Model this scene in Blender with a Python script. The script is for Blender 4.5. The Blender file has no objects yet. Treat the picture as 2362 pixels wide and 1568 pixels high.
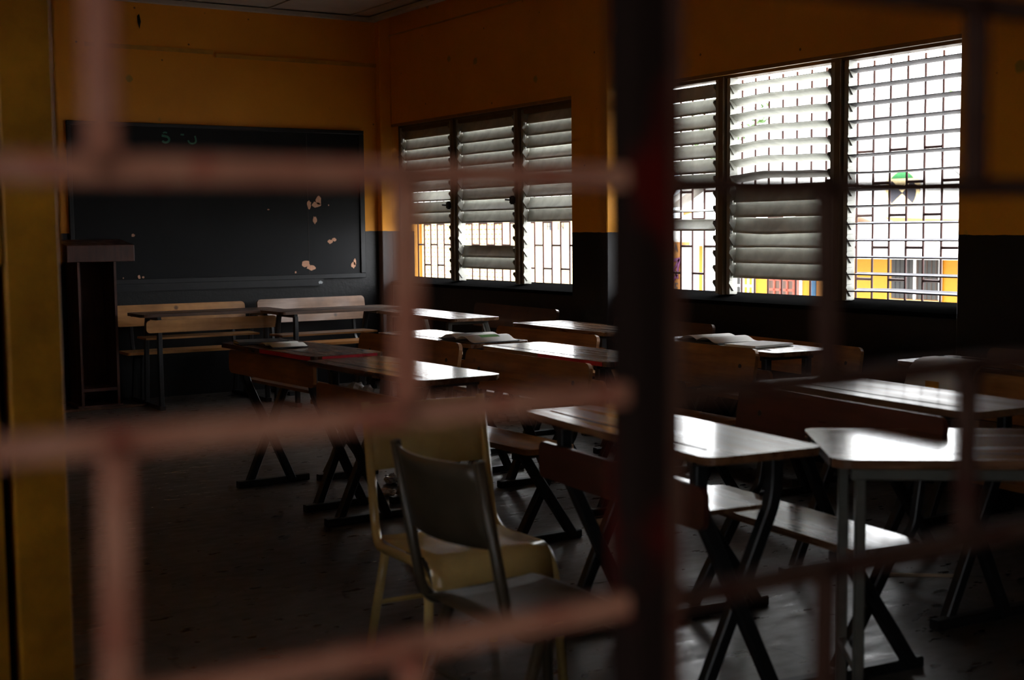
import bpy, bmesh, math, random
from mathutils import Vector, Matrix
random.seed(7)
C = bpy.context.scene.collection
SC = bpy.context.scene
PI = math.pi
# ---------------------------------------------------------------- camera, sky, exposure
cd = bpy.data.cameras.new('camera'); cam = bpy.data.objects.new('camera', cd); C.objects.link(cam)
cd.sensor_width = 36.0; cd.sensor_fit = 'HORIZONTAL'; cd.lens = 3055.0 / 2362.0 * 36.0
cr, cu, cf = (0.84356, -0.53695, -0.00942), (0.05162, 0.06361, 0.99664), (0.53454, 0.84122, -0.08137)
cam.matrix_world = Matrix(((cr[0], cu[0], -cf[0], 0), (cr[1], cu[1], -cf[1], 0), (cr[2], cu[2], -cf[2], 1.4), (0, 0, 0, 1)))
cd.clip_start = 0.02; cd.clip_end = 400
cd.dof.use_dof = True; cd.dof.focus_distance = 8.5; cd.dof.aperture_fstop = 3.1
SC.camera = cam
W = bpy.data.worlds.new('overcast_sky'); SC.world = W; W.use_nodes = True
bg = W.node_tree.nodes['Background']; bg.inputs[0].default_value = (0.96, 0.98, 1.0, 1); bg.inputs[1].default_value = 9.0
vs = SC.view_settings; vs.view_transform = 'Standard'; vs.look = 'None'; vs.exposure = 0.4; vs.gamma = 1.0; vs.use_curve_mapping = False

# ---------------------------------------------------------------- materials
def newmat(name):
    m = bpy.data.materials.new(name); m.use_nodes = True
    nt = m.node_tree; return m, nt, nt.nodes['Principled BSDF']
def nd(nt, t, **kw):
    n = nt.nodes.new(t)
    for k, v in kw.items(): setattr(n, k, v)
    return n
def coords(nt, scale=(1, 1, 1), out='Object'):
    tc = nd(nt, 'ShaderNodeTexCoord'); mp = nd(nt, 'ShaderNodeMapping'); mp.inputs['Scale'].default_value = scale
    nt.links.new(tc.outputs[out], mp.inputs[0]); return mp.outputs[0]
def noise(nt, vec, scale, detail=4, rough=.55):
    n = nd(nt, 'ShaderNodeTexNoise'); n.inputs['Scale'].default_value = scale; n.inputs['Detail'].default_value = detail
    n.inputs['Roughness'].default_value = rough; nt.links.new(vec, n.inputs['Vector']); return n.outputs['Fac']
def ramp(nt, fac, stops):
    r = nd(nt, 'ShaderNodeValToRGB'); e = r.color_ramp.elements
    while len(e) < len(stops): e.new(.5)
    for i, (p, c) in enumerate(stops):
        e[i].position = p; e[i].color = (c, c, c, 1) if isinstance(c, (int, float)) else (*c, 1)
    nt.links.new(fac, r.inputs[0]); return r.outputs[0]
def mixc(nt, fac, a, b, mode='MIX'):
    m = nd(nt, 'ShaderNodeMix', data_type='RGBA', blend_type=mode)
    for s, v in ((0, fac), (6, a), (7, b)):
        if hasattr(v, 'links') or hasattr(v, 'is_linked'): nt.links.new(v, m.inputs[s])
        else: m.inputs[s].default_value = v if s == 0 else (*v, 1)
    return m.outputs[2]
def bump(nt, bs, h, strength, dist=.01):
    b = nd(nt, 'ShaderNodeBump'); b.inputs['Strength'].default_value = strength; b.inputs['Distance'].default_value = dist
    nt.links.new(h, b.inputs['Height']); nt.links.new(b.outputs[0], bs.inputs['Normal'])
def simple(name, col, rough=.5, metal=0, var=.25, scale=12, spec=.5, bmp=0.0):
    m, nt, bs = newmat(name); v = coords(nt); n = noise(nt, v, scale)
    f = ramp(nt, n, [(.3, 1 - var), (.7, 1 + var * .4)])
    nt.links.new(mixc(nt, 1.0, col, f, 'MULTIPLY'), bs.inputs['Base Color'])
    bs.inputs['Roughness'].default_value = rough; bs.inputs['Metallic'].default_value = metal
    bs.inputs['Specular IOR Level'].default_value = spec
    if bmp: bump(nt, bs, noise(nt, v, scale * 6), bmp)
    return m
def wood(name, dark, light, rough=.32, axis='Y', coat=.3, knots=True):
    m, nt, bs = newmat(name)
    sc = {'Y': (9, .9, 9), 'X': (.9, 9, 9), 'Z': (9, 9, .9)}[axis]
    tc = nd(nt, 'ShaderNodeTexCoord'); oi = nd(nt, 'ShaderNodeObjectInfo')
    add = nd(nt, 'ShaderNodeVectorMath', operation='ADD'); mul = nd(nt, 'ShaderNodeVectorMath', operation='SCALE')
    cmb = nd(nt, 'ShaderNodeCombineXYZ')
    for i in range(3): nt.links.new(oi.outputs['Random'], cmb.inputs[i])
    nt.links.new(cmb.outputs[0], mul.inputs[0]); mul.inputs['Scale'].default_value = 37.0
    nt.links.new(tc.outputs['Object'], add.inputs[0]); nt.links.new(mul.outputs[0], add.inputs[1])
    mp = nd(nt, 'ShaderNodeMapping'); mp.inputs['Scale'].default_value = sc; nt.links.new(add.outputs[0], mp.inputs[0])
    g = noise(nt, mp.outputs[0], 3.2, 7, .62)
    big = noise(nt, add.outputs[0], 5, 3)
    col = mixc(nt, ramp(nt, g, [(.32, 0), (.68, 1)]), dark, light)
    col = mixc(nt, ramp(nt, big, [(.35, .45), (.6, 0)]), col, tuple(c * .55 for c in dark))
    if knots:
        vo = nd(nt, 'ShaderNodeTexVoronoi'); vo.inputs['Scale'].default_value = 3.1; nt.links.new(add.outputs[0], vo.inputs['Vector'])
        col = mixc(nt, ramp(nt, vo.outputs['Distance'], [(.035, .9), (.075, 0)]), col, tuple(c * .25 for c in dark))
    nt.links.new(col, bs.inputs['Base Color'])
    nt.links.new(ramp(nt, noise(nt, mp.outputs[0], 1.6, 5), [(.3, rough * .7), (.75, rough * 1.7)]), bs.inputs['Roughness'])
    bs.inputs['Coat Weight'].default_value = coat; bs.inputs['Coat Roughness'].default_value = .12
    bump(nt, bs, g, .12, .004)
    return m
def wallmat(name, low=(.007, .007, .008), slope=True):
    """yellow emulsion above, black gloss dado below a hand-cut line"""
    m, nt, bs = newmat(name)
    tc = nd(nt, 'ShaderNodeTexCoord'); sp = nd(nt, 'ShaderNodeSeparateXYZ'); nt.links.new(tc.outputs['Object'], sp.inputs[0])
    n1 = noise(nt, tc.outputs['Object'], 9, 3)
    a = nd(nt, 'ShaderNodeMath', operation='MULTIPLY_ADD'); a.inputs[1].default_value = .014; nt.links.new(n1, a.inputs[0]); nt.links.new(sp.outputs[2], a.inputs[2])
    b = nd(nt, 'ShaderNodeMath', operation='MULTIPLY_ADD'); b.inputs[1].default_value = -.0085; nt.links.new(sp.outputs[1], b.inputs[0]); nt.links.new(a.outputs[0], b.inputs[2])
    gt = nd(nt, 'ShaderNodeMath', operation='GREATER_THAN'); gt.inputs[1].default_value = 1.331; nt.links.new(b.outputs[0], gt.inputs[0])
    big = noise(nt, tc.outputs['Object'], 1.3, 5)
    yel = mixc(nt, ramp(nt, big, [(.3, 0), (.7, 1)]), (.70, .265, .006), (.84, .335, .009))
    vo = nd(nt, 'ShaderNodeTexVoronoi'); vo.inputs['Scale'].default_value = 2.6; nt.links.new(tc.outputs['Object'], vo.inputs['Vector'])
    dn = noise(nt, tc.outputs['Object'], 22, 3)
    dd = nd(nt, 'ShaderNodeMath', operation='MULTIPLY_ADD'); dd.inputs[1].default_value = .10; nt.links.new(dn, dd.inputs[0]); nt.links.new(vo.outputs['Distance'], dd.inputs[2])
    yel = mixc(nt, ramp(nt, dd.outputs[0], [(.11, .55), (.15, 0)]), yel, (.10, .20, .04))
    vo2 = nd(nt, 'ShaderNodeTexVoronoi'); vo2.inputs['Scale'].default_value = 5.3; nt.links.new(tc.outputs['Object'], vo2.inputs['Vector'])
    yel = mixc(nt, ramp(nt, vo2.outputs['Distance'], [(.035, .8), (.06, 0)]), yel, (.07, .03, .01))
    chips = noise(nt, tc.outputs['Object'], 30, 5, .7)
    blk = mixc(nt, ramp(nt, chips, [(.71, 0), (.75, .6)]), low, (.09, .06, .04))
    nt.links.new(mixc(nt, gt.outputs[0], blk, yel), bs.inputs['Base Color'])
    r = nd(nt, 'ShaderNodeMix', data_type='FLOAT'); nt.links.new(gt.outputs[0], r.inputs[0]); r.inputs[2].default_value = .42; r.inputs[3].default_value = .55
    nt.links.new(r.outputs[0], bs.inputs['Roughness'])
    sg = nd(nt, 'ShaderNodeMix', data_type='FLOAT'); nt.links.new(gt.outputs[0], sg.inputs[0]); sg.inputs[2].default_value = .3; sg.inputs[3].default_value = .4; nt.links.new(sg.outputs[0], bs.inputs['Specular IOR Level'])
    bump(nt, bs, noise(nt, tc.outputs['Object'], 26, 6, .65), .35, .006)
    return m
def floormat():
    m, nt, bs = newmat('floor_concrete'); v = coords(nt)
    a = noise(nt, v, 2.2, 7, .62); b = noise(nt, coords(nt, (1, 2.2, 1)), 7, 6, .6)
    col = mixc(nt, ramp(nt, a, [(.3, 0), (.7, 1)]), (.042, .034, .028), (.13, .112, .096))
    col = mixc(nt, ramp(nt, b, [(.30, .45), (.62, 0)]), col, (.025, .020, .017))
    vo = nd(nt, 'ShaderNodeTexVoronoi', feature='DISTANCE_TO_EDGE'); vo.inputs['Scale'].default_value = .75
    wv = nd(nt, 'ShaderNodeVectorMath', operation='ADD'); nz = nd(nt, 'ShaderNodeTexNoise'); nz.inputs['Scale'].default_value = 2.2; nz.inputs['Detail'].default_value = 3
    nt.links.new(v, nz.inputs['Vector']); scn = nd(nt, 'ShaderNodeVectorMath', operation='SCALE'); scn.inputs['Scale'].default_value = .22; nt.links.new(nz.outputs['Color'], scn.inputs[0]); nt.links.new(v, wv.inputs[0]); nt.links.new(scn.outputs[0], wv.inputs[1]); nt.links.new(wv.outputs[0], vo.inputs['Vector'])
    crack = ramp(nt, vo.outputs['Distance'], [(.0015, .8), (.004, 0)])
    nt.links.new(mixc(nt, crack, col, (.006, .005, .004)), bs.inputs['Base Color'])
    nt.links.new(ramp(nt, b, [(.3, .22), (.7, .5)]), bs.inputs['Roughness'])
    bump(nt, bs, b, .12, .004)
    return m
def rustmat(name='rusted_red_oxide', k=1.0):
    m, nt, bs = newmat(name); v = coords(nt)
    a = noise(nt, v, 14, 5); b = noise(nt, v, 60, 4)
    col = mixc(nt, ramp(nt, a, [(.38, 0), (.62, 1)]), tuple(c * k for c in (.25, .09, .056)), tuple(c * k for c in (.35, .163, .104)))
    col = mixc(nt, ramp(nt, b, [(.55, 0), (.68, .8)]), col, tuple(c * k for c in (.22, .030, .018)))
    nt.links.new(col, bs.inputs['Base Color']); bs.inputs['Roughness'].default_value = .75; bs.inputs['Specular IOR Level'].default_value = .1; bump(nt, bs, b, .3, .002)
    return m
def postmat():
    m, nt, bs = newmat('post_flaking_paint'); v = coords(nt, (1, 1, .6))
    a = noise(nt, v, 11, 4)
    col = mixc(nt, ramp(nt, a, [(.54, 0), (.62, 1)]), (.010, .006, .005), (.05, .004, .003))
    nt.links.new(col, bs.inputs['Base Color']); bs.inputs['Roughness'].default_value = .85; bs.inputs['Specular IOR Level'].default_value = 0.0
    return m
M = {}
M['wall'] = wallmat('painted_wall')
M['floor'] = floormat()
M['ceiling'] = simple('ceiling_board', (.50, .46, .40), .8, var=.15, scale=3)
M['trim_yellow'] = simple('yellow_gloss', (.56, .26, .012), .5, scale=8)
M['jamb'] = simple('worn_yellow_timber', (.62, .30, .014), .55, var=.45, scale=7, bmp=.2)
M['soffit'] = simple('brown_soffit', (.30, .13, .02), .5)
M['board'] = simple('chalkboard_black', (.007, .0075, .009), .5, var=.35, scale=2, spec=.16)
M['boardframe'] = simple('chalkboard_frame', (.012, .013, .015), .4, spec=.3)
M['chip'] = simple('bare_salmon_plaster', (.62, .33, .21), .8, var=.15, scale=40)
M['chalkgreen'] = simple('green_chalk', (.05, .20, .14), .9, var=.35, scale=60)
M['hole'] = simple('hole_shade', (.005, .004, .003), .9)  # near-black colour in place of the shade inside hole and gap
M['alu'] = simple('dull_aluminium', (.60, .61, .56), .45, .1, var=.25, scale=9)
M['alu_dark'] = simple('darker_aluminium', (.10, .10, .12), .5, .1, var=.25, scale=9)  # darker copy of the dull aluminium for the nearest open blades
M['alu_frame'] = simple('aluminium_channel', (.34, .34, .30), .4, .2, var=.2)
M['mullion'] = simple('brown_mullion', (.14, .095, .05), .5)
M['sillblack'] = simple('black_rough_sill', (.005, .005, .005), .9, spec=.0)
M['bar'] = simple('oxide_bar', (.09, .035, .03), .6)
M['blackmetal'] = simple('black_enamel_tube', (.011, .012, .014), .42, var=.3, scale=20)
M['greymetal'] = simple('grey_enamel_tube', (.10, .10, .085), .4, .2)
M['top'] = wood('desk_top_varnish', (.085, .036, .014), (.24, .115, .05), .24, coat=.55, knots=False)
M['top_y'] = wood('desk_top_pale', (.12, .06, .028), (.26, .14, .07), .42, coat=.12, knots=False)
M['wood_mid'] = wood('pine_brown', (.24, .092, .02), (.48, .21, .055), .4)
M['wood_pale'] = wood('pine_pale', (.42, .18, .045), (.60, .29, .09), .42)
M['wood_palex'] = wood('pine_pale_x', (.42, .18, .045), (.60, .29, .09), .42, axis='Y')
M['wood_brown'] = wood('beech_brown', (.19, .095, .05), (.30, .165, .095), .42)
M['wood_red'] = wood('mahogany', (.055, .014, .009), (.11, .032, .02), .36, knots=False)
M['wood_dark'] = wood('dark_board', (.06, .025, .012), (.13, .06, .028), .4)
M['lectern'] = wood('lectern_mahogany', (.055, .018, .012), (.12, .045, .03), .45, axis='Z', knots=False)
M['rededge'] = simple('red_edge_paint', (.60, .015, .04), .45)
M['groove'] = simple('groove_shadow', (.012, .006, .004), .7)
M['cream'] = simple('cream_enamel', (.54, .39, .15), .2, var=.18, scale=10)
M['khaki'] = simple('khaki_enamel', (.055, .042, .025), .36, var=.3, scale=10)
M['paper'] = simple('paper', (.72, .71, .67), .7, var=.06)
M['print'] = simple('green_print', (.12, .32, .07), .7)
M['printgrey'] = simple('grey_print', (.35, .38, .40), .7)
M['cover_dark'] = simple('dark_book_cover', (.05, .055, .06), .5)
M['cover_orange'] = simple('orange_book_cover', (.65, .28, .02), .5)
M['plastic'] = simple('clear_white_plastic', (.55, .55, .56), .25, var=.3, scale=30)
M['pink'] = simple('magenta_plastic', (.50, .02, .10), .4)
M['greenbottle'] = simple('green_bottle', (.01, .05, .03), .2)
M['litter'] = simple('torn_paper', (.50, .38, .27), .8)
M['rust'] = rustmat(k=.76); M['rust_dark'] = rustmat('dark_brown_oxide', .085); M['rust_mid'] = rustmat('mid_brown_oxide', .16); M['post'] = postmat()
M['corridor'] = simple('added_corridor_plaster', (.20, .16, .12), .8)
# outside
M['ground'] = simple('pale_paving', (.36, .35, .33), .9, scale=1.5)
M['ex_yellow'] = simple('outside_yellow', (.52, .215, .002), .7, var=.08)
M['ex_pale'] = simple('outside_pale_yellow', (.78, .56, .28), .8, var=.1)
M['ex_orange'] = simple('outside_orange', (.40, .17, .04), .8, var=.1)
M['ex_white'] = simple('outside_white', (.85, .84, .82), .6, var=.06)
M['ex_dark'] = simple('window_dark', (.018, .018, .016), .6)
M['ex_brown'] = simple('window_brown', (.07, .025, .006), .5)
M['ex_salmon'] = simple('salmon_paint', (.45, .085, .05), .7)
M['ex_blue'] = simple('blue_door', (.03, .12, .24), .6)
M['ex_green'] = simple('emblem_green', (.01, .16, .035), .7)
M['ex_black'] = simple('emblem_black', (.02, .02, .03), .7)
M['ex_cream'] = simple('emblem_cream', (.85, .66, .35), .7)
M['purple'] = simple('mural_purple', (.20, .05, .18), .7)
M['ink'] = simple('mural_ink', (.05, .07, .10), .7)
M['leaf'] = simple('leaf', (.05, .11, .016), .6, var=.5, scale=3)
M['bark'] = simple('bark', (.14, .09, .05), .9)
M['ex_roof'] = simple('pale_roof_sheet', (.80, .77, .72), .6, var=.08)

# ---------------------------------------------------------------- geometry helpers
class MB:
    def __init__(s): s.bm = bmesh.new()
    def box(s, x0, x1, y0, y1, z0, z1):
        v = [s.bm.verts.new(p) for p in ((x0, y0, z0), (x1, y0, z0), (x1, y1, z0), (x0, y1, z0), (x0, y0, z1), (x1, y0, z1), (x1, y1, z1), (x0, y1, z1))]
        for f in ((3, 2, 1, 0), (4, 5, 6, 7), (0, 1, 5, 4), (1, 2, 6, 5), (2, 3, 7, 6), (3, 0, 4, 7)): s.bm.faces.new([v[i] for i in f])
        return s
    def sweep(s, pts, prof, up=(0, 1, 0), closed=True):
        """profile (a,b) swept on a polyline with mitred joints; up = direction of b"""
        P = [Vector(p) for p in pts]; rings = []
        for i, p in enumerate(P):
            t0 = (P[i] - P[i - 1]).normalized() if i else (P[1] - P[0]).normalized()
            t1 = (P[i + 1] - P[i]).normalized() if i < len(P) - 1 else t0
            t = (t0 + t1).normalized(); u = Vector(up); u = u - t * u.dot(t)
            if u.length < 1e-4: u = Vector((1, 0, 0)) - t * t.x
            u.normalize(); a = t.cross(u); k = 1 / max(.45, t.dot(t0))
            rings.append([s.bm.verts.new(p + a * (q[0] * k) + u * q[1]) for q in prof])
        n = len(prof)
        for r0, r1 in zip(rings, rings[1:]):
            for j in range(n): s.bm.faces.new((r0[j], r0[(j + 1) % n], r1[(j + 1) % n], r1[j]))
        s.bm.faces.new(list(reversed(rings[0]))); s.bm.faces.new(rings[-1]); return s
    def sq(s, pts, w, h=None, up=(0, 1, 0)):
        h = h or w; a, b = w / 2, h / 2; c = min(a, b) * .25
        return s.sweep(pts, [(-a + c, -b), (a - c, -b), (a, -b + c), (a, b - c), (a - c, b), (-a + c, b), (-a, b - c), (-a, -b + c)], up)
    def rod(s, pts, r, n=8, up=(0, 1, 0)):
        return s.sweep(pts, [(r * math.cos(2 * PI * i / n), r * math.sin(2 * PI * i / n)) for i in range(n)], up)
    def prism(s, out, depth, ax):
        """2-D outline extruded: ax='z' outline (x,y); 'x' outline (y,z); 'y' outline (x,z); depth = (lo,hi)"""
        def pt(a, b, d): return {'z': (a, b, d), 'x': (d, a, b), 'y': (a, d, b)}[ax]
        lo = [s.bm.verts.new(pt(a, b, depth[0])) for a, b in out]; hi = [s.bm.verts.new(pt(a, b, depth[1])) for a, b in out]
        n = len(out); s.bm.faces.new(lo); s.bm.faces.new(list(reversed(hi)))
        for i in range(n): s.bm.faces.new((lo[i], hi[i], hi[(i + 1) % n], lo[(i + 1) % n]))
        return s
    def sheet(s, rows, th):
        """grid of points thickened along +normal-ish direction by th (vector)"""
        th = Vector(th); A = [[s.bm.verts.new(Vector(p)) for p in r] for r in rows]; B = [[s.bm.verts.new(Vector(p) + th) for p in r] for r in rows]
        m, n = len(rows), len(rows[0])
        for i in range(m - 1):
            for j in range(n - 1):
                s.bm.faces.new((A[i][j], A[i][j + 1], A[i + 1][j + 1], A[i + 1][j])); s.bm.faces.new((B[i][j], B[i + 1][j], B[i + 1][j + 1], B[i][j + 1]))
        for j in range(n - 1):
            s.bm.faces.new((A[0][j], B[0][j], B[0][j + 1], A[0][j + 1])); s.bm.faces.new((A[-1][j], A[-1][j + 1], B[-1][j + 1], B[-1][j]))
        for i in range(m - 1):
            s.bm.faces.new((A[i][0], A[i + 1][0], B[i + 1][0], B[i][0])); s.bm.faces.new((A[i][-1], B[i][-1], B[i + 1][-1], A[i + 1][-1]))
        return s
    def xf(s, mat): bmesh.ops.transform(s.bm, matrix=mat, verts=s.bm.verts); return s
    def bevel(s, w, seg=2):
        bmesh.ops.bevel(s.bm, geom=s.bm.edges[:], offset=w, segments=seg, affect='EDGES', clamp_overlap=True); return s
    def build(s, name, mat, parent=None, loc=None, rz=None, smooth=False):
        bmesh.ops.recalc_face_normals(s.bm, faces=s.bm.faces)
        me = bpy.data.meshes.new(name); s.bm.to_mesh(me); s.bm.free(); me.materials.append(M[mat] if isinstance(mat, str) else mat)
        if smooth:
            for p in me.polygons: p.use_smooth = True
        return link(name, me, parent, loc, rz)
def link(name, me, parent=None, loc=None, rz=None):
    o = bpy.data.objects.new(name, me); C.objects.link(o)
    if parent: o.parent = parent
    if loc: o.location = loc
    if rz is not None: o.rotation_euler = (0, 0, rz)
    return o
def tag(o, label, cat, group=None, kind=None):
    o['label'] = label; o['category'] = cat
    if group: o['group'] = group
    if kind: o['kind'] = kind
    return o
def thing(name, label, cat, loc=(0, 0, 0), rz=0, group=None):
    o = bpy.data.objects.new(name, None); C.objects.link(o); o.location = loc; o.rotation_euler = (0, 0, rz); o.empty_display_size = .1
    return tag(o, label, cat, group)
def struct(o, label=None):
    o['kind'] = 'structure'
    if label: o['label'] = label
    return o
def rrect(x0, x1, y0, y1, r, n=4):
    o = []
    for cx, cy, a in ((x1 - r, y0 + r, -90), (x1 - r, y1 - r, 0), (x0 + r, y1 - r, 90), (x0 + r, y0 + r, 180)):
        for i in range(n + 1):
            t = math.radians(a + 90 * i / n); o.append((cx + r * math.cos(t), cy + r * math.sin(t)))
    return o
def bend(pts, r=.06, n=4):
    """round the inner corners of a polyline"""
    P = [Vector(p) for p in pts]; o = [P[0]]
    for i in range(1, len(P) - 1):
        a, b, c = P[i - 1], P[i], P[i + 1]; q = min(r, (a - b).length * .45, (c - b).length * .45)
        s, e = b + (a - b).normalized() * q, b + (c - b).normalized() * q
        for k in range(n + 1):
            t = k / n; o.append(s * (1 - t) ** 2 + b * 2 * t * (1 - t) + e * t * t)
    o.append(P[-1]); return o
def blob(cx, cy, rx, ry, n=14, jit=.35, seed=0):
    rr = random.Random(seed); return [(cx + rx * math.cos(2 * PI * i / n) * (1 - jit * rr.random()), cy + ry * math.sin(2 * PI * i / n) * (1 - jit * rr.random())) for i in range(n)]

# ================================================================= THE ROOM
XF, XW, XG, XO = 5.673, 5.79, 5.91, 6.02      # pilaster face, wall face, louvre plane, outer face
YB, ZC = 11.27, 3.4
SILL, HEAD = .945, 2.402
struct(MB().box(-1.3, 6.02, .56, YB + .2, -.1, 0).build('floor', 'floor'), 'worn dark concrete classroom floor')
ce = struct(MB().box(-1.3, 6.02, .56, YB + .2, ZC, ZC + .1).build('ceiling', 'ceiling'), 'pale boarded ceiling')
for i in range(7): MB().box(.6 + i * .8, .63 + i * .8, .75, YB, ZC - .012, ZC).build('ceiling_batten', 'ceiling', ce)
MB().box(.62, XF, YB - .07, YB, ZC - .045, ZC - .012).build('cornice', 'ceiling', ce)
MB().box(XF - .09, XF - .01, .75, YB - .07, ZC - .045, ZC - .012).build('cornice', 'ceiling', ce)
wb = struct(MB().box(-1.3, XO, YB, YB + .2, 0, ZC).build('wall_back', 'wall'), 'back wall, yellow above a black dado, behind the chalkboard')
r1 = MB().box(4.123, XF, YB - .018, YB, 2.942, 2.975).build('picture_rail', 'trim_yellow', wb)
MB().box(3.0, 4.10, YB - .008, YB, 2.965, 3.0).build('picture_rail', 'trim_yellow', wb)
MB().prism([(3.445, 3.245), (3.462, 3.262), (3.475, 3.20), (3.462, 3.14), (3.448, 3.19)], (YB - .004, YB), 'y').build('wall_hole', 'hole', wb)  # flat patch, the dark inside of the hole put into its colour
wr = MB()
for y0, y1, z0, z1 in ((.56, 4.6, 0, ZC), (7.65, 8.09, SILL - .001, HEAD), (4.6, YB, 0, SILL), (4.6, YB, HEAD, ZC), (11.2, YB, SILL, HEAD)):
    wr.box(XW, XO, y0, y1, z0, z1)
wr = struct(wr.build('wall_right', 'wall'), 'window wall, yellow above a black dado')
for y0, y1 in ((11.183, YB), (7.646, 8.088), (4.1, 4.592)):
    MB().box(XF, XW, y0, y1, 0, ZC).bevel(.006, 1).build('pilaster', 'wall', wr)
MB().rod([(XW - .012, 11.18, 3.228), (XW - .012, 9.4, 3.224), (XW - .012, 8.1, 3.225)], .008, 6, (1, 0, 0)).build('conduit', 'trim_yellow', wr)
wl = MB(); wl.box(.42, .60, 3.08, YB, 0, ZC); wl.box(-1.3, .60, 3.08, 3.25, 0, ZC); [wl.box(-1.3, -1.2, a, b, c, d) for a, b, c, d in ((.70, 1.9, 0, ZC), (2.35, 3.08, 0, ZC), (1.9, 2.35, 0, 1.5), (1.9, 2.35, 1.95, ZC))]  # small out-of-view opening added to let light onto the jamb
struct(wl.build('wall_left', 'wall'), 'left wall beyond the yellow door jamb')
wf = MB(); OX0, OX1, OZ0, OZ1 = -.45, 1.72, .52, 2.32
for x0, x1, z0, z1 in ((-1.3, OX0, 0, ZC), (OX1, XO, 0, ZC), (OX0, OX1, 0, OZ0), (OX0, OX1, OZ1, ZC)): wf.box(x0, x1, .56, .70, z0, z1)
struct(wf.build('wall_front', 'wall'), 'front wall around the barred opening')
# unseen corridor, added to shape the light on the grille: closed at the right, daylight from an opening at the left end
struct(MB().box(-6, 2.6, -2.4, .56, -.1, 0).build('floor_corridor_added', 'corridor'), 'added unseen corridor floor')
struct(MB().box(-1.3, 2.6, -2.4, .56, 3.0, 3.15).build('ceiling_corridor_added', 'corridor'), 'added unseen corridor ceiling')
struct(MB().box(-1.3, 2.6, -2.5, -2.4, 0, 3.15).build('wall_corridor_added', 'corridor'), 'added unseen corridor wall')
struct(MB().box(1.75, 1.9, -2.4, .56, 0, 3.0).build('wall_corridor_added_end', 'corridor'), 'added unseen corridor end wall')
wc = MB()
for y0, y1, z0, z1 in ((-2.4, -1.25, 0, 3.0), (-.3, .56, 0, 3.0), (-1.25, -.3, 0, .9), (-1.25, -.3, 2.2, 3.0)): wc.box(-1.3, -1.15, y0, y1, z0, z1)
struct(wc.build('wall_corridor_added_left', 'corridor'), 'added unseen corridor wall with an opening to daylight')

# door jamb at the left
dj = struct(MB().box(.613, .728, 3.0, 3.10, 0, 3.3).bevel(.004, 1).build('door_1', 'jamb'), 'worn yellow painted timber door jamb')
MB().box(.729, .741, 3.03, 3.10, 1.34, 3.3).build('stop_strip', 'jamb', dj)
MB().box(.30, .607, 3.0, 3.08, 1.34, 3.3).build('side_board', 'jamb', dj)
MB().box(.30, .590, 3.005, 3.08, 0, 1.33).build('side_board', 'jamb', dj)
MB().box(.590, .613, 3.05, 3.09, 0, 1.34).build('gap_shade', 'hole', dj)  # dark strip: shade of the gap put into its colour

# ---------------------------------------------------------------- louvred windows
def blade_mesh(L, warp=0.0, seed=0):
    rr = random.Random(seed); nY = 9; mb = MB(); rows = []
    us = [-.0525, -.046, -.03, -.01, .01, .03, .046, .0525]
    vsx = [.005, .0, .0045, .0065, .0065, .0045, .0, -.005]
    for i in range(nY):
        t = i / (nY - 1) - .5; w = warp * (1 - (2 * t) ** 2) * (1 + .3 * math.sin(9 * t))
        rows.append([(v + w * .5, t * L, u + w) for u, v in zip(us, vsx)])
    return mb.sheet(rows, (.0022, 0, 0))
def louvre_panel(win, y0, y1, spec, mat='alu'):
    """stiles, clips and the blades that are left; spec = {row: (tilt deg, warp)}"""
    L = (y1 - y0) - .07
    for yy, sg in ((y0 + .016, 1), (y1 - .016, -1)):
        st = MB().box(XG - .035, XG + .03, yy - .015, yy + .015, .98, 2.385)
        for k in range(14):
            zc = 2.319 - .0985 * k
            st.prism([(XG - .045, zc + .03), (XG + .01, zc + .035), (XG + .01, zc - .03), (XG - .01, zc - .04), (XG - .05, zc + .012)], sorted((yy + sg * .016, yy + sg * .026)), 'y')
        st.build('stile', 'alu_frame', win)
    for k, (tilt, warp) in spec.items():
        o = blade_mesh(L, warp, k).build('louvre_blade', mat, win, (XG, (y0 + y1) / 2, 2.319 - .0985 * k), smooth=True)
        o.rotation_euler = (0, math.radians(tilt), 0)
def crank(win, y, z):
    MB().box(XG - .075, XG - .035, y - .022, y + .022, z - .035, z + .035).bevel(.01).rod([(XG - .06, y + .02, z), (XG - .075, y + .075, z + .004)], .008, 6, (0, 0, 1)).build('crank_handle', 'blackmetal', win)
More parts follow.
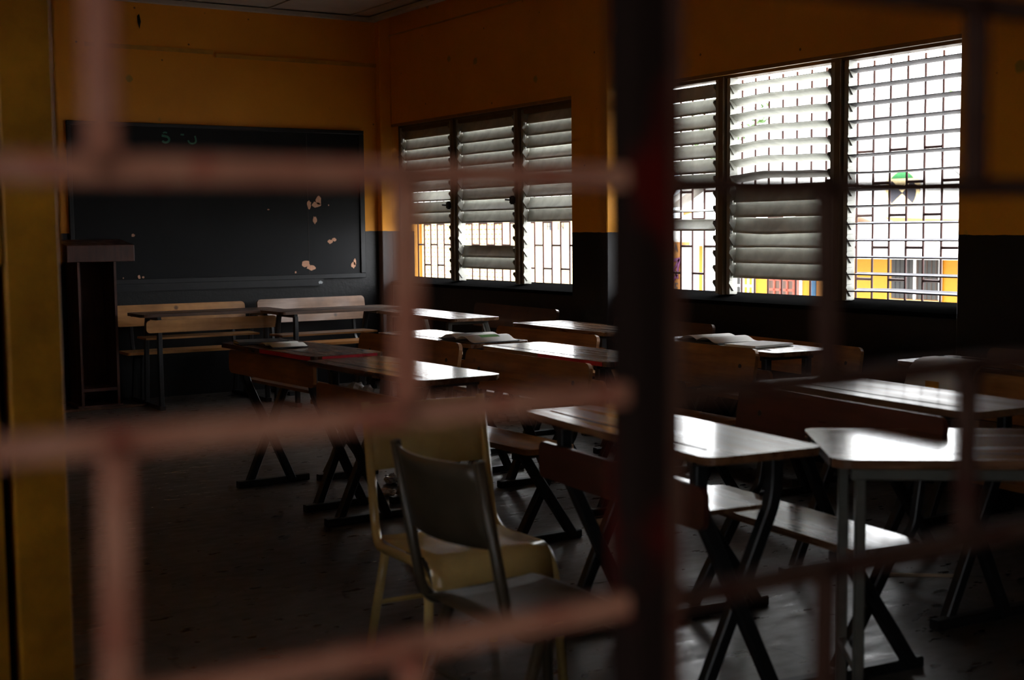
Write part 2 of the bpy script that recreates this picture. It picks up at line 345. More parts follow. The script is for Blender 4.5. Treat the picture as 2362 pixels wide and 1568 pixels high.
def window(name, label, y0, y1, mull, specs, cranks):
    w = MB()
    w.box(XG - .04, XG + .05, y0, y1, HEAD - .022, HEAD + .02)
    w.box(XG - .04, XG + .05, y0 - .01, y0 + .02, .95, HEAD); w.box(XG - .04, XG + .05, y1 - .02, y1 + .01, .95, HEAD)
    w = struct(w.build(name, 'mullion'), label)
    MB().prism([(XW - .03, SILL - .03), (XW - .03, SILL - .004), (XW, SILL + .002), (XG + .1, .985), (XO, .985), (XO, SILL - .001), (XW, SILL - .001), (XW, SILL - .03)], (y0, y1), 'y').build('window_sill', 'sillblack', w)
    MB().box(XW - .004, XW + .02, y0, y1, HEAD - .012, HEAD + .012).build('window_head', 'soffit', w)
    ys = [y0 + .02]
    for m in mull:
        MB().box(XG - .055, XG - .02, m - .022, m + .022, .975, HEAD - .01).build('mullion', 'mullion', w)
        MB().box(XG - .02, XG + .05, m - .045, m + .045, .975, HEAD - .01).build('mullion_channel', 'alu_frame', w)
    if name == 'window_1': MB().box(XG - .03, XG + .02, y0 + .02, y1 - .02, 2.345, HEAD - .02).build('head_stop', 'mullion', w)
    e = [y0 + .02] + sorted(mull) + [y1 - .02]
    pans = list(zip(e, e[1:]))
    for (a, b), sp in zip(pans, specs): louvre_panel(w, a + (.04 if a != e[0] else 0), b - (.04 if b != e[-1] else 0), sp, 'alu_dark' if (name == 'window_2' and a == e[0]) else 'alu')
    for y, z in cranks: crank(w, y, z)
    return w
rnd = random.Random(3)
def closed(ks, base=14, j=4): return {k: (base + rnd.uniform(-j, j), 0) for k in ks}
# panels listed from the near end (small y) to the far end
w1p3 = closed(range(0, 9)); w1p3[3] = (26, 0); w1p3[7] = (28, 0); w1p3[6] = (24, 0)
w1p2 = closed(list(range(0, 9)) + [11, 12]); w1p2[7] = (26, 0)
w1p1 = closed(range(0, 9)); w1p1[6] = (34, .004); w1p1[5] = (22, 0)
window('window_1', 'far louvred window with several blades missing at the bottom', 8.09, 11.2, [9.12, 10.17], [w1p3, w1p2, w1p1], [(9.19, 1.66), (10.24, 1.64)])
w2p3 = {k: ((97 if k < 9 else 89) + rnd.uniform(-2, 2), 0) for k in range(14)}; w2p3[6] = (93, .006); w2p3[13] = (86, -.014)
w2p2 = {k: (117, -.010 - .0015 * k) for k in range(0, 7)}; w2p2[0] = (110, 0); w2p2.update(closed(range(7, 13))); w2p2[9] = (18, -.012); w2p2[10] = (16, .004)
w2p1 = {k: (28, 0) for k in range(0, 7)}; w2p1[8] = (86, 0); w2p1[9] = (48, .012)
window('window_2', 'near louvred window with its nearest blades fully open', 4.592, 7.65, [5.62, 6.645], [w2p3, w2p2, w2p1], [(5.68, 1.66)])

def security_grille(label, y0, y1, anchor):
    g = thing('window_grille', label, 'window bars', (XO + .03, (y0 + y1) / 2, .945)); ox, oy, oz = XO + .03, (y0 + y1) / 2, .945
    sp = .1263; k0 = math.ceil((y0 - anchor) / sp); k1 = math.floor((y1 - anchor) / sp)
    vb = None; hb = None
    def wavy(pts, r): return MB().rod(pts, r, 6, (1, 0, 0))
    for k in range(k0, k1 + 1):
        if vb is None:
            vb = wavy([(0, 0, z * .09) for z in range(17)], .007)
            o = vb.build('bar', 'bar', g, (0, anchor + k * sp - oy, 0)); vm = o.data
        else: link('bar', vm, g, (0, anchor + k * sp - oy, 0))
        for z in ([2.233, 1.855, 1.477, 1.099] if k % 2 else [2.044, 1.666, 1.288]):
            if hb is None:
                o = MB().rod([(0, 0, 0), (0, sp, 0)], .0085, 6, (1, 0, 0)).build('crossbar', 'bar', g, (0, anchor + k * sp - oy, z - oz)); hb = o.data
            elif k < k1: link('crossbar', hb, g, (0, anchor + k * sp - oy, z - oz))
security_grille('thin staggered security bars outside the far window', 8.0, 11.3, 11.05)
security_grille('thin staggered security bars outside the near window', 4.5, 7.7, 5.387)

# ---------------------------------------------------------------- chalkboard
cb = thing('chalkboard', 'large black chalkboard with peeling salmon patches on the back wall', 'chalkboard', (4.17, YB, .985))
def cbx(x): return x - 4.17
def cbz(z): return z - .985
MB().box(cbx(2.84), cbx(5.50), -.02, 0, cbz(1.02), cbz(2.325)).build('board_panel', 'board', cb)
for x0, x1, z0, z1 in ((2.82, 5.525, 2.315, 2.35), (2.82, 5.525, .985, 1.03), (2.82, 2.855, 1.03, 2.315), (5.475, 5.525, 1.03, 2.315)):
    MB().box(cbx(x0), cbx(x1), -.036, 0, cbz(z0), cbz(z1)).bevel(.004, 1).build('board_frame', 'boardframe', cb)
MB().box(cbx(2.9), cbx(5.085), -.045, -.02, cbz(.925), cbz(.986)).build('chalk_ledge', 'boardframe', cb)
MB().box(cbx(4.952), cbx(4.957), -.0215, -.02, cbz(1.03), cbz(2.31)).build('board_joint', 'groove', cb)
chips = [(5.06, 1.70, .035, .055), (5.035, 1.665, .055, .03), (4.965, 1.665, .026, .045), (5.018, 1.525, .026, .04), (5.17, 1.325, .03, .025), (5.21, 1.345, .03, .02),
         (4.92, 1.128, .05, .04), (4.975, 1.09, .05, .028), (5.40, 1.105, .026, .035), (5.415, 1.13, .016, .04), (3.345, 1.40, .022, .016), (3.385, 1.045, .014, .024), (3.42, 1.043, .012, .012), (4.82, 1.05, .01, .013), (4.57, 1.62, .012, .008), (3.25, 1.04, .007, .007), (5.16, 1.66, .006, .008)]
for i, (x, z, rx, rz) in enumerate(chips):
    MB().prism(blob(cbx(x), cbz(z), rx, rz, 13, .42, i), (-.0225, -.02), 'y').build('bare_patch', 'chip', cb)
def stroke(parent, name, pts, w, mat, y):
    mb = MB(); mb.sweep([(a, y, b) for a, b in pts], [(-w / 2, -.001), (w / 2, -.001), (w / 2, .001), (-w / 2, .001)], (0, 1, 0)); return mb.build(name, mat, parent)
def arc(cx, cz, rx, rz, a0, a1, n=10): return [(cx + rx * math.cos(math.radians(a0 + (a1 - a0) * i / n)), cz + rz * math.sin(math.radians(a0 + (a1 - a0) * i / n))) for i in range(n + 1)]
S0 = (cbx(3.648), cbz(2.235))
stroke(cb, 'chalk_letter', arc(S0[0], S0[1] + .030, .018, .012, 30, 160, 6), .012, 'chalkgreen', -.0215)
stroke(cb, 'chalk_letter', [(S0[0] - .030, S0[1] + .014)] + arc(S0[0] + .002, S0[1] - .018, .032, .026, 75, -150, 12), .019, 'chalkgreen', -.0215)
stroke(cb, 'chalk_mark', [(S0[0] + .135, S0[1] + .027), (S0[0] + .165, S0[1] + .027)], .014, 'chalkgreen', -.0215)
stroke(cb, 'chalk_letter', [(S0[0] + .262, S0[1] + .020), (S0[0] + .270, S0[1] - .01)] + arc(S0[0] + .237, S0[1] - .022, .034, .026, 0, -185, 12), .014, 'chalkgreen', -.0215)
MB().prism(blob(cbx(5.075 - .02), cbz(.955), .03, .02, 12, .5, 5), (-.0465, -.045), 'y').build('chalk_smudge', 'printgrey', cb)

# ---------------------------------------------------------------- lectern
lc = thing('lectern', 'tall dark mahogany lectern with an open front beside the chalkboard', 'lectern', (2.915, 10.99, 0))
for x in (-.155, .135): MB().box(x, x + .02, -.17, .19, 0, 1.19).build('side_panel', 'lectern', lc)
MB().box(-.135, .135, .17, .19, .03, 1.19).build('back_panel', 'lectern', lc)
MB().box(-.135, .135, -.16, .17, .14, .165).build('shelf', 'lectern', lc)
MB().box(-.19, .17, -.19, .2, 0, .03).build('plinth', 'lectern', lc)
MB().prism([(-.20, 1.19), (.19, 1.19), (.21, 1.26), (.19, 1.37), (-.20, 1.325)], (-.24, .30), 'x').bevel(.004, 1).build('reading_top', 'lectern', lc)
tag(MB().box(2.2, 3.35, 10.73, 10.79, 0, .02).bevel(.003, 1).build('floor_plank', 'wood_dark'), 'thin dark plank lying on the floor before the lectern', 'plank')

# ---------------------------------------------------------------- school desks with attached benches
def desk_unit(label, mid, yaw, T=.775, L=1.15, bs=0.0, wtop='top', wpan='wood_mid', wback='wood_mid', wseat='wood_mid', rededge=False, style='x', metal='blackmetal', group='bench desks in rows', bench=True, btop=.80, panel=.10, by=0.0, ph=.125, bh=.19):
    s = T / .775
    t = thing('bench_desk', label, 'desk', (mid[0], mid[1], 0), math.radians(yaw), group); t.scale = (1, 1, s)
    h = L / 2
    tp = MB().prism(rrect(0, .41, -h, h, .045), (.751, .775), 'z').build('desk_top', wtop, t)
    MB().box(.075, .082, -h + .12, h - .06, .7752, .7762).build('pencil_groove', 'groove', tp)
    if rededge: MB().box(.05, .36, -h - .003, -h + .001, .753, .773).build('painted_edge', 'rededge', tp); MB().box(-.003, .001, -h + .03, -h + .6, .753, .773).build('painted_edge', 'rededge', tp)
    if panel: MB().prism(rrect(-h + .07, h - .05, .775 - panel - ph, .775 - panel, .03), (.035, .053), 'x').build('front_panel', wpan, t)
    MB().box(.12, .36, -h + .19, h - .07, .565, .58).build('shelf', wseat, t)
    fy = h - .16
    for y in (-fy, fy):
        MB().sq([(.05, y, .735), (.38, y, .735)], .03, up=(0, 1, 0)).build('top_bearer', metal, t)
        if style == 'x':
            MB().sq(bend([(.065, y - .021, .73), (.065, y - .021, .60), (.34, y - .021, .02)], .08), .042, .04).build('leg', metal, t)
            MB().sq(bend([(.365, y + .021, .73), (.365, y + .021, .60), (.10, y + .021, .02)], .08), .042, .04).build('leg', metal, t)
        else:
            MB().sq(bend([(.06, y, .73), (.05, y, .02)], .05), .036).build('leg', metal, t)
            MB().sq(bend([(.36, y, .73), (.40, y, .60), (.44, y, .02)], .05), .036).build('leg', metal, t)
        xe = (.98 + bs) if bench and not by else .45
        MB().sq([(.02, y, .018), (xe, y, .018)], .036, .045).build('runner', metal, t)
        if bench:
            y2 = y + by
            if by: MB().sq([(.60 + bs, y2, .018), (.98 + bs, y2, .018)], .036, .045).build('runner', metal, t)
            if style == 'x':
                MB().sq([(.66 + bs, y2 - .021, .40), (.92 + bs, y2 - .021, .03)], .042, .04).build('leg', metal, t)
                MB().sq([(.89 + bs, y2 + .021, .40), (.665 + bs, y2 + .021, .03)], .042, .04).build('leg', metal, t)
            else:
                MB().sq([(.66 + bs, y2, .40), (.70 + bs, y2, .03)], .036).build('leg', metal, t)
                MB().sq([(.88 + bs, y2, .40), (.95 + bs, y2, .03)], .036).build('leg', metal, t)
            MB().sq([(.62 + bs, y2, .40), (.93 + bs, y2, .40)], .03).build('seat_bearer', metal, t)
            MB().sq(bend([(.89 + bs, y2, .40), (.95 + bs, y2, .45), (1.005 + bs, y2, btop - .03)], .05), .028).build('back_post', metal, t)
    if bench:
        MB().prism(rrect(.62 + bs, .885 + bs, -h + .05 + by, h - .02 + by, .03), (.416, .44), 'z').build('seat', wseat, t)
        o = MB().prism(rrect(-h + .05, h - .02, -bh / 2, bh / 2, .035), (-.022, 0), 'x').build('backrest', wback, t, (.972 + bs, by, btop - bh / 2))
        o.rotation_euler = (0, math.radians(9), 0)
        for y in (-fy, fy):
            MB().rod([(-.024, y, 0), (-.020, y, 0)], .011, 8, (0, 0, 1)).build('bolt', 'blackmetal', o)
    return t
U = {}
U['D8'] = desk_unit('glossy front bench desk with a dark red front panel, behind the khaki chair', (2.44, 3.307), -6.0, .775, 1.12, bs=-.05, btop=.815, wpan='wood_red', wback='wood_red', wtop='top', wseat='top')
U['D4'] = desk_unit('bench desk with a plastic bag on its shelf, behind the cream chair', (2.586, 5.36), 1.4, .79, 1.12, bs=-.10, wtop='top', btop=.79, by=-.07)
U['D3'] = desk_unit('bench desk with a red painted edge and a notebook at its far end', (2.602, 6.526), 3.4, .80, 1.13, bs=-.13, rededge=True, btop=.795, panel=.035, by=-.09)
U['D7b'] = desk_unit('bench desk in the middle column carrying a green illustrated open book', (3.755, 6.93), 1.0, .775, 1.14, bs=-.24, wback='wood_mid', btop=.80, by=-.27)
U['D7'] = desk_unit('bench desk in the middle column with a white window glare on its top', (3.761, 5.669), -1.0, .775, 1.20, bs=-.06, rededge=True, btop=.79, by=-.10)
U['D10'] = desk_unit('bench desk with a scratched grey top, right of the tall rusty post', (3.68, 3.45), -5.0, .785, 1.15, bs=-.1, wtop='top_y', btop=.79, panel=0)
U['D5'] = desk_unit('farthest window-side bench desk with a white book on its shelf', (4.80, 9.0), -3.0, .775, 1.38, bs=-.17, by=-.22, wback='wood_dark', style='loop', metal='greymetal', btop=.82, panel=0)
U['D6'] = desk_unit('bare window-side bench desk beside the yellow pilaster', (4.87, 7.13), -1.8, .775, 1.16, bs=-.23, by=-.18, wback='wood_dark', btop=.80)
U['D11'] = desk_unit('window-side bench desk with open exercise books spread on it', (4.75, 5.50), -5, .775, 1.15, bs=-.2, by=.15, wback='wood_mid', btop=.75)
U['D12'] = desk_unit('window-side bench desk at the right with a magazine hanging off it', (4.90, 3.75), 0, .775, 1.15, bs=-.30, wback='wood_dark')
U['D1'] = desk_unit('bench desk with pale pine boards under the chalkboard beside the lectern', (3.73, 10.35), 90, .775, 1.22, bs=-.15, panel=.05, ph=.10, bh=.18, wpan='wood_pale', wback='wood_palex', wseat='wood_pale', wtop='wood_dark', style='loop', btop=.81)
U['D2'] = desk_unit('bench desk with a tall brown backrest in the corner under the chalkboard', (4.66, 9.90), 93, .78, 1.14, bs=.17, by=-.30, bh=.21, wpan='wood_dark', wback='wood_brown', wseat='wood_mid', wtop='wood_dark', style='loop', btop=.82, panel=0)
for k in ('D1', 'D2'): U[k]['group'] = 'bench desks in rows'

# square table at the right edge
tb = thing('square_table', 'glossy wooden table with slim grey square legs at the right edge', 'table', (2.695, 2.59, 0), math.radians(-37))
tt = MB().prism(rrect(0, 1.15, 0, .60, .05), (.736, .762), 'z').build('table_top', wood('table_varnish', (.10, .045, .02), (.24, .12, .06), .2, axis='X', coat=.6, knots=False), tb)
MB().box(.12, 1.05, .105, .111, .7622, .763).build('pencil_groove', 'groove', tt)
for x in (.085, 1.04):
    for y in (.05, .33): MB().sq([(x, y, .70), (x, y, 0)], .03).build('leg', 'greymetal', tb)
for y in (.05, .33): MB().sq([(.06, y, .715), (1.08, y, .715)], .035, up=(0, 1, 0)).build('apron_rail', 'greymetal', tb)
for x in (.085, 1.04): MB().sq([(x, .05, .15), (x, .33, .15)], .025, up=(0, 0, 1)).build('stretcher', 'greymetal', tb)

# ---------------------------------------------------------------- metal chairs
def chair(label, loc, yaw, mat, w=.44):
    t = thing('metal_chair', label, 'chair', (*loc, 0), math.radians(yaw), 'stacking metal chairs')
    hw = w / 2
    for sx in (-1, 1):
        MB().rod(bend([(sx * (hw - .012), .27, .855), (sx * (hw - .008), .195, .45), (sx * hw, .15, .405), (sx * hw, -.15, .415), (sx * (hw - .005), -.215, .35), (sx * (hw + .012), -.235, 0)], .07, 5), .0155, 8, (1, 0, 0)).build('side_frame', mat, t, smooth=True)
        MB().rod([(sx * (hw - .002), .10, .40), (sx * (hw + .012), .235, 0)], .0155, 8, (1, 0, 0)).build('rear_leg', mat, t, smooth=True)
    MB().rod([(-hw, .165, .22), (hw, .165, .22)], .008, 6, (0, 0, 1)).build('stretcher', mat, t)
    rows = []
    prof = [(.185, .428), (.10, .424), (0, .422), (-.10, .426), (-.16, .432), (-.192, .424), (-.210, .400), (-.222, .355), (-.226, .330)]
    for y, z in prof: rows.append([(x * (hw - .014), y, z - (.006 * (1 - (x) ** 2) if y > -.15 else 0)) for x in (-1, -.66, -.33, 0, .33, .66, 1)])
    MB().sheet(rows, (0, .001, .003)).build('seat', mat, t, smooth=True)
    rows = []
    for z, y in ((.635, .226), (.70, .238), (.75, .247), (.80, .257), (.848, .266)):
        rows.append([(x * (hw - .018), y + .040 * (1 - x * x), z - .004 * (1 - x * x)) for x in (-1, -.8, -.6, -.4, -.2, 0, .2, .4, .6, .8, 1)])
    MB().sheet(rows, (0, .004, 0)).build('backrest', mat, t, smooth=True)
    return t
chair('cream enamel metal chair facing the camera, just behind the khaki chair', (2.075, 3.575), -4, 'cream')
chair('khaki brown metal chair seen from behind, nearest to the camera', (1.868, 2.885), 91, 'khaki', .44)

# ---------------------------------------------------------------- books, bags, litter
def flat_book(name, label, loc, rz, w, d, h, mat, pages=True, group=None):
    t = thing(name, label, 'book', loc, math.radians(rz), group)
    MB().box(-w / 2, w / 2, -d / 2, d / 2, 0, h * .15).box(-w / 2, w / 2, -d / 2, d / 2, h * .85, h).box(-w / 2, -w / 2 + .003, -d / 2, d / 2, 0, h).build('cover', mat, t)
    MB().box(-w / 2 + .003, w / 2 - .004, -d / 2 + .004, d / 2 - .004, h * .15, h * .85).build('page_block', 'paper', t)
    return t
def open_book(label, loc, rz, w=.21, d=.28, h=.02, prints=True, lift=1.0, cover='cover_dark'):
    t = thing('open_book', label, 'book', loc, math.radians(rz))
    for s in (-1, 1):
        rows = []
        for i in range(9):
            u = i / 8; z = .004 + h * lift * (math.sin(PI * min(1, u * 1.25)) * .75 + .12 * (1 - u)) if s > 0 else .004 + h * (math.sin(PI * min(1, .12 + u * 1.05)) * .8 + .05)
            rows.append([(s * u * w, v, z) for v in (-d / 2, 0, d / 2)])
        pg = MB().sheet(rows, (0, 0, .003)).build('page_stack', 'paper', t, smooth=True)
        if prints:
            z = rows[4][0][2] + .0042
            r2 = [[(s * u * w, v, .0035 + [q[0][2] for q in rows][int(u * 8)]) for v in (-.05, .07)] for u in (.25, .375, .5, .625)]
            MB().sheet(r2, (0, 0, .0006)).build('picture', 'print' if s > 0 else 'printgrey', pg)
    MB().box(-w - .004, w + .004, -d / 2 - .004, d / 2 + .004, 0, .004).build('cover', cover, t)
    return t
def on_top(k, x, y, dz=.7775):
    o = U[k]; a = o.rotation_euler.z; s = o.scale.z
    return (o.location.x + x * math.cos(a) - y * math.sin(a), o.location.y + x * math.sin(a) + y * math.cos(a), dz * s)
flat_book('notebook', 'dark covered notebook at the far end of the red edged desk', on_top('D3', .16, .37), 80, .20, .27, .014, 'cover_dark')
open_book('loose white notebook with a curled page on the red edged desk', on_top('D3', .16, .09), 85, .13, .19, .014, prints=False)
open_book('open picture book with a green illustration on the middle desk', on_top('D7b', .18, -.36, .7775), 268, .22, .29, .034)
flat_book('exercise_book', 'white book standing open on the far desk shelf', on_top('D5', .24, -.28, .5805), 10, .22, .34, .02, 'paper')
open_book('open exercise book at the far end of the window-side desk', on_top('D11', .2, .18, .7775), 265, .2, .28, .03, prints=False)
flat_book('exercise_book', 'pile of thin white exercise books on the window-side desk', on_top('D11', .2, -.2, .7775), 95, .22, .30, .012, 'paper')
# magazine bent over the front edge of the right-hand desk
mz = thing('magazine', 'open magazine with an orange edged cover drooping over a bench back', 'magazine', (4.56, 3.69, .80))
prof = [(.36, -.016), (.28, -.004), (.18, .022), (.08, .040), (.0, .040), (-.05, .030), (-.085, .004), (-.10, -.03), (-.112, -.065), (-.122, -.10)]
rows = [[(x, v, z) for v in (-.17, -.06, .06, .17)] for x, z in prof]
pg = MB().sheet(rows, (-.003, 0, .005)).build('page_stack', 'paper', mz, smooth=True)
MB().sheet([[(x, v, z) for v in (-.174, 0, .174)] for x, z in [(p[0] + .0015, p[1] - .0025) for p in prof]], (-.0012, 0, .002)).build('cover', 'cover_orange', mz, smooth=True)
MB().box(-.1275, -.1262, -.02, .05, -.085, -.04).build('picture', 'cover_orange', pg)
def crumple(name, label, cat, loc, r, mat, seed, flat=.6, group=None):
    rr = random.Random(seed); bm = bmesh.new(); bmesh.ops.create_icosphere(bm, subdivisions=3, radius=1)
    for v in bm.verts:
        k = .72 + .5 * rr.random(); v.co = Vector((v.co.x * r[0] * k, v.co.y * r[1] * k, max(-.8, v.co.z) * r[2] * k + r[2] * .8))
    zmin = min(v.co.z for v in bm.verts)
    for v in bm.verts: v.co.z -= zmin
    mb = MB(); mb.bm.free(); mb.bm = bm
    return tag(mb.build(name, mat, None, loc), label, cat, group)
def shelf(k, x, y): return on_top(k, x, y, .5805)
crumple('plastic_bag', 'crumpled clear plastic bag on the shelf of the desk behind the cream chair', 'bag', shelf('D4', .14, .28), (.07, .10, .055), 'plastic', 1)
tag(MB().box(-.06, .06, -.10, .10, 0, .018).build('pink_folder', 'pink', None, shelf('D4', .15, .03), .2), 'magenta folder lying beside the plastic bag on a desk shelf', 'folder')
bt = thing('bottle', 'dark green bottle with a red cap on a desk shelf', 'bottle', shelf('D4', .15, -.14))
MB().rod([(0, 0, 0), (0, 0, .085), (0, 0, .10), (0, 0, .12)], .028, 10, (1, 0, 0)).build('body', 'greenbottle', bt)
MB().rod([(0, 0, .12), (0, 0, .14)], .016, 10, (1, 0, 0)).build('cap', 'rededge', bt)
crumple('plastic_bag', 'crumpled white and red bag on the farthest window-side desk shelf', 'bag', shelf('D5', .15, -.52), (.05, .07, .04), 'plastic', 2)
crumple('torn_paper', 'torn beige paper lying on the floor beside the tall post', 'litter', (3.72, 5.0, .0), (.09, .06, .018), 'litter', 3)
crumple('plastic_bag', 'small clear plastic scrap on the floor behind the cream chair', 'litter', (3.36, 6.55, 0), (.04, .06, .03), 'plastic', 4)
crumple('torn_paper', 'small brown scrap on the floor behind the cream chair', 'litter', (3.18, 6.27, 0), (.05, .05, .02), 'litter', 5)
tag(MB().box(-.012, .012, -.05, .05, 0, .008).build('chalk_stick', 'paper', None, (3.43, 9.1, 0), 1.2), 'white stick of chalk on the floor before the far desks', 'chalk')
tag(MB().box(-.008, .008, -.16, .16, 0, .01).build('thin_stick', 'litter', None, (4.2, 3.55, 0), .9), 'thin pale stick on the floor at the right', 'stick')

# ---------------------------------------------------------------- rusty iron grille in the front opening
YG = .62
ig = thing('iron_grille', 'blurred rusty iron grille filling the opening in front of the camera', 'grille', (.55, YG, OZ0))
def gx(x): return x - .55
def gz(z): return z - OZ0
rows_z = [1.177 + .1265 * k for k in range(-5, 10)]
rows_z = [z for z in rows_z if OZ0 + .02 < z < OZ1]
for k, z in enumerate(rows_z):
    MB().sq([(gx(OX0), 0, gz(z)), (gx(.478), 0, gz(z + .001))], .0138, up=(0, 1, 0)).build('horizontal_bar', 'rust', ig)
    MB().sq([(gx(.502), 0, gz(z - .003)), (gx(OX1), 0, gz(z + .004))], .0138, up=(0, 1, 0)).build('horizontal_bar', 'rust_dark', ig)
A = [-.138, .172, .782, 1.09, 1.40, 1.70]; B = [-.293, .017, .328, .638, .945, 1.25, 1.55]
zz = [OZ0] + rows_z + [OZ1]
for i, (z0, z1) in enumerate(zip(zz, zz[1:])):
    # rows alternate like brickwork
    k = round((z0 - 1.177) / .1265)
    for x in (B if k % 2 else A):
        if abs(k) > 20: continue
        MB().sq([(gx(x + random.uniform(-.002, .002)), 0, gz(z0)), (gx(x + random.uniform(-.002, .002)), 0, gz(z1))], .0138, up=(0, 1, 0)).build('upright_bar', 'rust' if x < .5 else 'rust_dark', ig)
MB().box(gx(.471), gx(.498), -.012, .016, 0, OZ1 - OZ0).bevel(.002, 1).build('post', 'post', ig)
MB().box(gx(.498), gx(.511), -.010, .02, 0, OZ1 - OZ0).bevel(.002, 1).build('post_angle', 'rust_mid', ig)

# ================================================================= OUTSIDE
struct(MB().box(6.02, 90, -20, 90, -.9, -.8).build('ground', 'ground'), 'bright paved school yard')
struct(MB().box(-60, -6, -60, 30, -.3, -.12).build('ground_corridor_side', 'ground'), 'paving beyond the added corridor')
def facade_box(parent, name, mat, X, y0, y1, z0, z1, d=.08): return MB().box(X - d, X, y0, y1, z0, z1).build(name, mat, parent)
# yellow classroom block opposite the near window
yb = thing('yellow_building', 'low bright yellow school building with a white roof opposite the near window', 'building', (24, 24, -.8))
def yy(y): return y - 24
def zy(z): return z + .8
MB().box(0, 4.5, yy(12), yy(30.2), 0, zy(.95)).build('wall', 'ex_yellow', yb)
MB().prism([(-1.7, zy(.74)), (-1.7, zy(.86)), (2.4, zy(1.55)), (5.2, zy(.9)), (5.2, zy(.7)), (2.4, zy(1.35))], (yy(11.5), yy(24.6)), 'y').build('roof', 'ex_roof', yb)
MB().prism([(-1.9, zy(1.02)), (-1.9, zy(1.17)), (2.4, zy(2.0)), (5.2, zy(1.2)), (5.2, zy(1.0)), (2.4, zy(1.8))], (yy(24.7), yy(30.6)), 'y').build('roof', 'ex_roof', yb)
def bwin(y0, y1, z0, z1, frame, pane, nv, nh):
    w = facade_box(yb, 'window', pane, -.01, yy(y0), yy(y1), zy(z0), zy(z1), .03)
    t = .045
    for i in range(nv + 1):
        y = y0 + (y1 - y0) * i / nv; facade_box(w, 'frame_bar', frame, -.035, yy(y) - t / 2, yy(y) + t / 2, zy(z0), zy(z1), .03)
    for i in range(nh + 1):
        z = z0 + (z1 - z0) * i / nh; facade_box(w, 'frame_bar', frame, -.035, yy(y0), yy(y1), zy(z) - t / 2, zy(z) + t / 2, .03)
w = facade_box(yb, 'window', 'ex_dark', -.01, yy(19.84), yy(21.25), zy(-.22), zy(.74), .03)
for y, t in ((19.83, .07), (20.55, .06)): facade_box(w, 'frame_bar', 'ex_white', -.035, yy(y) - t / 2, yy(y) + t / 2, zy(-.22), zy(.74), .03)
for i in range(10): facade_box(w, 'security_bar', 'ex_brown' if i < 5 else 'ex_black', -.03, yy(19.95 + .13 * i), yy(19.95 + .13 * i) + .012, zy(-.22), zy(.74), .02)
facade_box(w, 'sill', 'ex_cream', -.03, yy(19.8), yy(21.3), zy(-.34), zy(-.24), .12)
bwin(27.15, 27.85, -.3, .98, 'ex_white', 'printgrey', 2, 4)
bwin(26.33, 26.75, -.4, .9, 'ex_white', 'ex_dark', 2, 4)
bwin(25.88, 26.25, -.4, .9, 'ex_white', 'ex_yellow', 2, 4)
bwin(24.4, 25.33, -.4, .9, 'ex_salmon', 'ex_brown', 4, 5)
for n, m, y0, y1 in (('painted_strip', 'ex_salmon', 24.21, 24.37), ('door', 'ex_blue', 23.62, 23.83), ('painted_panel', 'ex_orange', 22.95, 23.6), ('painted_strip', 'ex_white', 24.14, 24.2)):
    facade_box(yb, n, m, -.01, yy(y0), yy(y1), 0, zy(.9), .04)
# ramp edge / low white wall in the yard
tag(MB().prism([(19.2, -.8), (20.95, -.8), (20.95, -.40), (19.2, -.05)], (20.6, 20.8), 'x').build('yard_wall', 'ex_white'), 'low white wall at the foot of the yellow building', 'wall')
# gabled building with emblem
gb = thing('gabled_building', 'pale gabled hall with a painted round emblem behind the yellow building', 'building', (30, 27, -.8))
MB().prism([(-6, 0), (9, 0), (9, 3.0), (2.4, 6.3), (-6, 2.35)], (.0, 8.0), 'x').build('wall', 'ex_white', gb)
for y0, z0, y1, z1 in ((-6.4, 2.2, 2.4, 6.35), (2.4, 6.35, 9.4, 3.0)):
    MB().prism([(y0, z0), (y1, z1), (y1, z1 + .25), (y0, z0 + .25)], (-.35, 8.2), 'x').build('roof', 'ex_roof', gb)
em = MB().prism([(-.78 + .62 * math.cos(a * PI / 16), 3.32 + .62 * math.sin(a * PI / 16)) for a in range(32)], (-.03, 0), 'x').build('emblem', 'ex_cream', gb)
MB().prism(arc(-.78, 3.32, .50, .50, 35, 145, 10), (-.045, -.03), 'x').build('emblem_part', 'ex_green', em)
for s in (0, 180): MB().prism([(-.78, 3.22)] + arc(-.78, 3.22, .50, .50, s - 40, s + 40, 10), (-.045, -.03), 'x').build('emblem_part', 'ex_black', em)
MB().prism([(-6, 2.0), (9, 2.0), (9, 2.9), (-6, 2.3)], (-.01, 0), 'x').build('painted_band', 'ex_orange', gb)
for y in (.35, 1.2): MB().box(-.04, 0, y, y + .5, 2.5, 3.25).build('window', 'printgrey', gb)
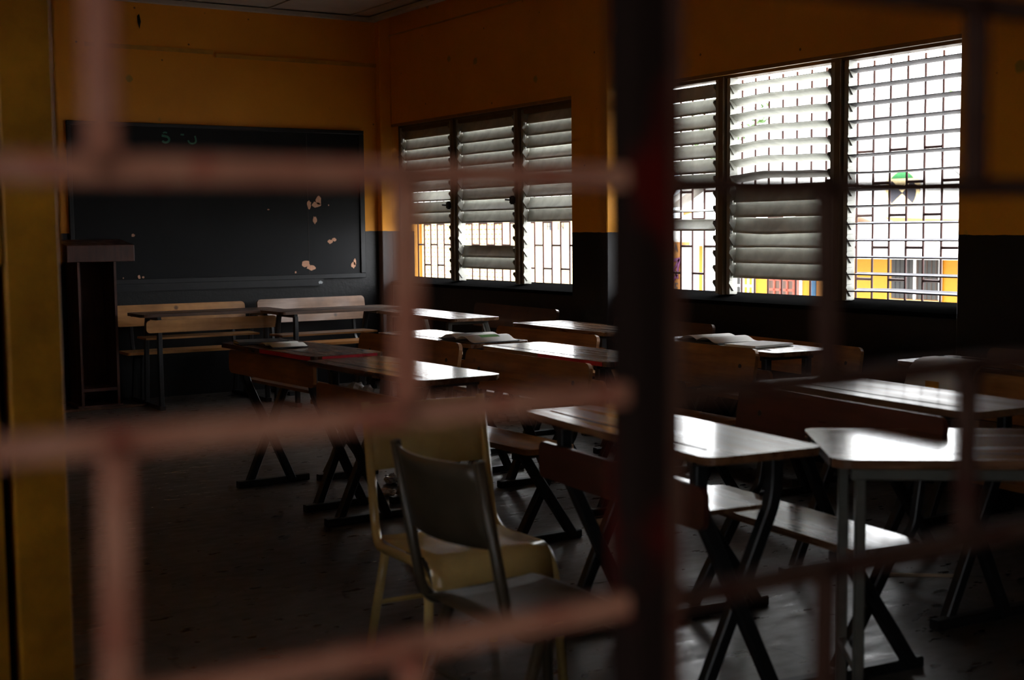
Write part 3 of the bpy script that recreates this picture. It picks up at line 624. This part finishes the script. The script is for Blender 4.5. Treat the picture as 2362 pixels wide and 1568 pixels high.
# mural wall seen through the left pane
mw = thing('mural_wall', 'orange wall with purple mural and dark lettering seen through the left louvre panel', 'wall', (16, 19.9, -.8))
MB().box(0, .2, -.66, 1.2, 0, 1.98).build('wall', 'ex_orange', mw)
MB().box(-.02, .25, -.86, -.66, 0, 1.9).build('column', 'ex_white', mw)
def mstroke(pts, w, mat): MB().sweep([(-.012, a, b) for a, b in pts], [(-w / 2, -.004), (w / 2, -.004), (w / 2, .004), (-w / 2, .004)], (1, 0, 0)).build('mural_stroke', mat, mw)
mstroke([(-.28, 1.62), (-.60, 1.66), (-.52, 1.36), (-.36, 1.22), (-.30, 1.34)], .06, 'purple')
mstroke([(-.60, 1.66), (-.42, 1.46), (-.56, 1.30)], .045, 'purple')
def letters(parent, text, Y0, z0, h, X, mat):
    """plain block letters as strokes on a wall that faces -x, reading towards -y"""
    G = {'H': [[(0, 0), (0, 1)], [(.6, 0), (.6, 1)], [(0, .5), (.6, .5)]], 'E': [[(.55, 0), (0, 0), (0, 1), (.55, 1)], [(0, .5), (.45, .5)]], 'I': [[(.2, 0), (.2, 1)]],
         'N': [[(0, 0), (0, 1), (.6, 0), (.6, 1)]], 'T': [[(.3, 0), (.3, 1)], [(0, 1), (.6, 1)]], 'R': [[(0, 0), (0, 1), (.5, 1), (.5, .55), (0, .5), (.55, 0)]], 'A': [[(0, 0), (.3, 1), (.6, 0)], [(.1, .35), (.5, .35)]]}
    y = Y0
    for ch in text:
        for st in G.get(ch, []):
            MB().sweep([(X, y - a * h, z0 + b * h) for a, b in st], [(-h * .07, -.003), (h * .07, -.003), (h * .07, .003), (-h * .07, .003)], (1, 0, 0)).build('letter_stroke', mat, parent)
        y -= h * (.85 if ch != ' ' else .8)
letters(mw, 'RA', -.33, 1.80, .14, -.012, 'ink')
letters(mw, 'TTE', -.22, 1.05, .15, -.012, 'ink')
# pale screen-block building outside the far window
pb = thing('block_screen_building', 'pale yellow building with perforated block screen outside the far window', 'building', (11, 18, -.8))
MB().box(0, .25, -2.75, 3.2, 0, 2.42).build('wall', 'ex_pale', pb)
MB().prism([(-.5, 2.42), (-.5, 2.52), (.5, 2.7), (.5, 2.42)], (-2.8, 3.4), 'y').build('roof', 'ex_roof', pb)
MB().box(-.03, 0, 2.2, 2.75, 0, 2.42).build('pier', 'ex_yellow', pb)
sl = MB()
for r in range(16):
    for c in range(22):
        y = -.42 + c * .117 + (.03 if r % 2 else 0); z = 1.18 + r * .075; sl.box(-.012, .0, y, y + .045, z, z + .022)
sl = sl.build('vent_slots', 'ex_orange', pb); sl['kind'] = 'stuff'
letters(pb, 'HE IN', -1.70, 2.22, .105, -.006, 'ink')
# trees and wires
def tree(label, loc, r, n, seed):
    t = thing('tree', label, 'tree', loc, 0, 'trees behind the school buildings'); rr = random.Random(seed)
    MB().rod([(0, 0, 0), (.1, .1, r * .9), (.0, .3, r * 1.9)], .16, 8, (1, 0, 0)).build('trunk', 'bark', t)
    bm = bmesh.new(); cl = [(rr.uniform(-.7, .7) * r, rr.uniform(-.8, .8) * r, r * 2 + rr.uniform(-.7, .7) * r) for _ in range(14)]
    for i in range(n):
        c = rr.choice(cl); d = Vector((rr.gauss(0, 1), rr.gauss(0, 1), rr.gauss(0, 1))).normalized() * rr.uniform(.15, .5) * r
        p = Vector(c) + d; a = Vector((rr.gauss(0, 1), rr.gauss(0, 1), rr.gauss(0, .6))).normalized(); b = a.cross(Vector((rr.gauss(0, 1), rr.gauss(0, 1), rr.gauss(0, 1)))).normalized(); s = rr.uniform(.10, .2)
        bm.faces.new([bm.verts.new(p + a * s), bm.verts.new(p + b * s * .45), bm.verts.new(p - a * s), bm.verts.new(p - b * s * .45)])
    mb = MB(); mb.bm.free(); mb.bm = bm; f = mb.build('foliage', 'leaf', t); f['kind'] = 'stuff'
tree('leafy green tree above the gabled roof at the right', (42, 35.6, -.8), 2.45, 3500, 1)
tree('distant green treetop seen between the open louvres', (40, 43, -.8), 2.7, 2500, 2)
for yp, lab in ((18.05, 'utility pole outside behind the window mullion'), (11.3, 'utility pole outside beyond the right-hand pilaster')):
    po = thing('utility_pole', lab, 'pole', (16.1, yp, -.8)); MB().rod([(0, 0, 0), (0, 0, 7.4)], .06, 8, (1, 0, 0)).build('shaft', 'bark', po); MB().box(-.35, .35, -.04, .04, 6.9, 7.0).build('crossarm', 'bark', po)
for i, (z0, z1) in enumerate(((6.2, 1.15), (5.95, .92))):
    tag(MB().rod([(15.98 + i * .24, 18.05 - 6.75 * k / 12, z0 + (z1 - z0) * k / 12 - .12 * math.sin(PI * k / 12)) for k in range(13)], .008, 5, (1, 0, 0)).build('power_line', 'blackmetal'),
        ('upper' if i == 0 else 'lower') + ' thin overhead wire crossing the sky in the near window', 'wire')
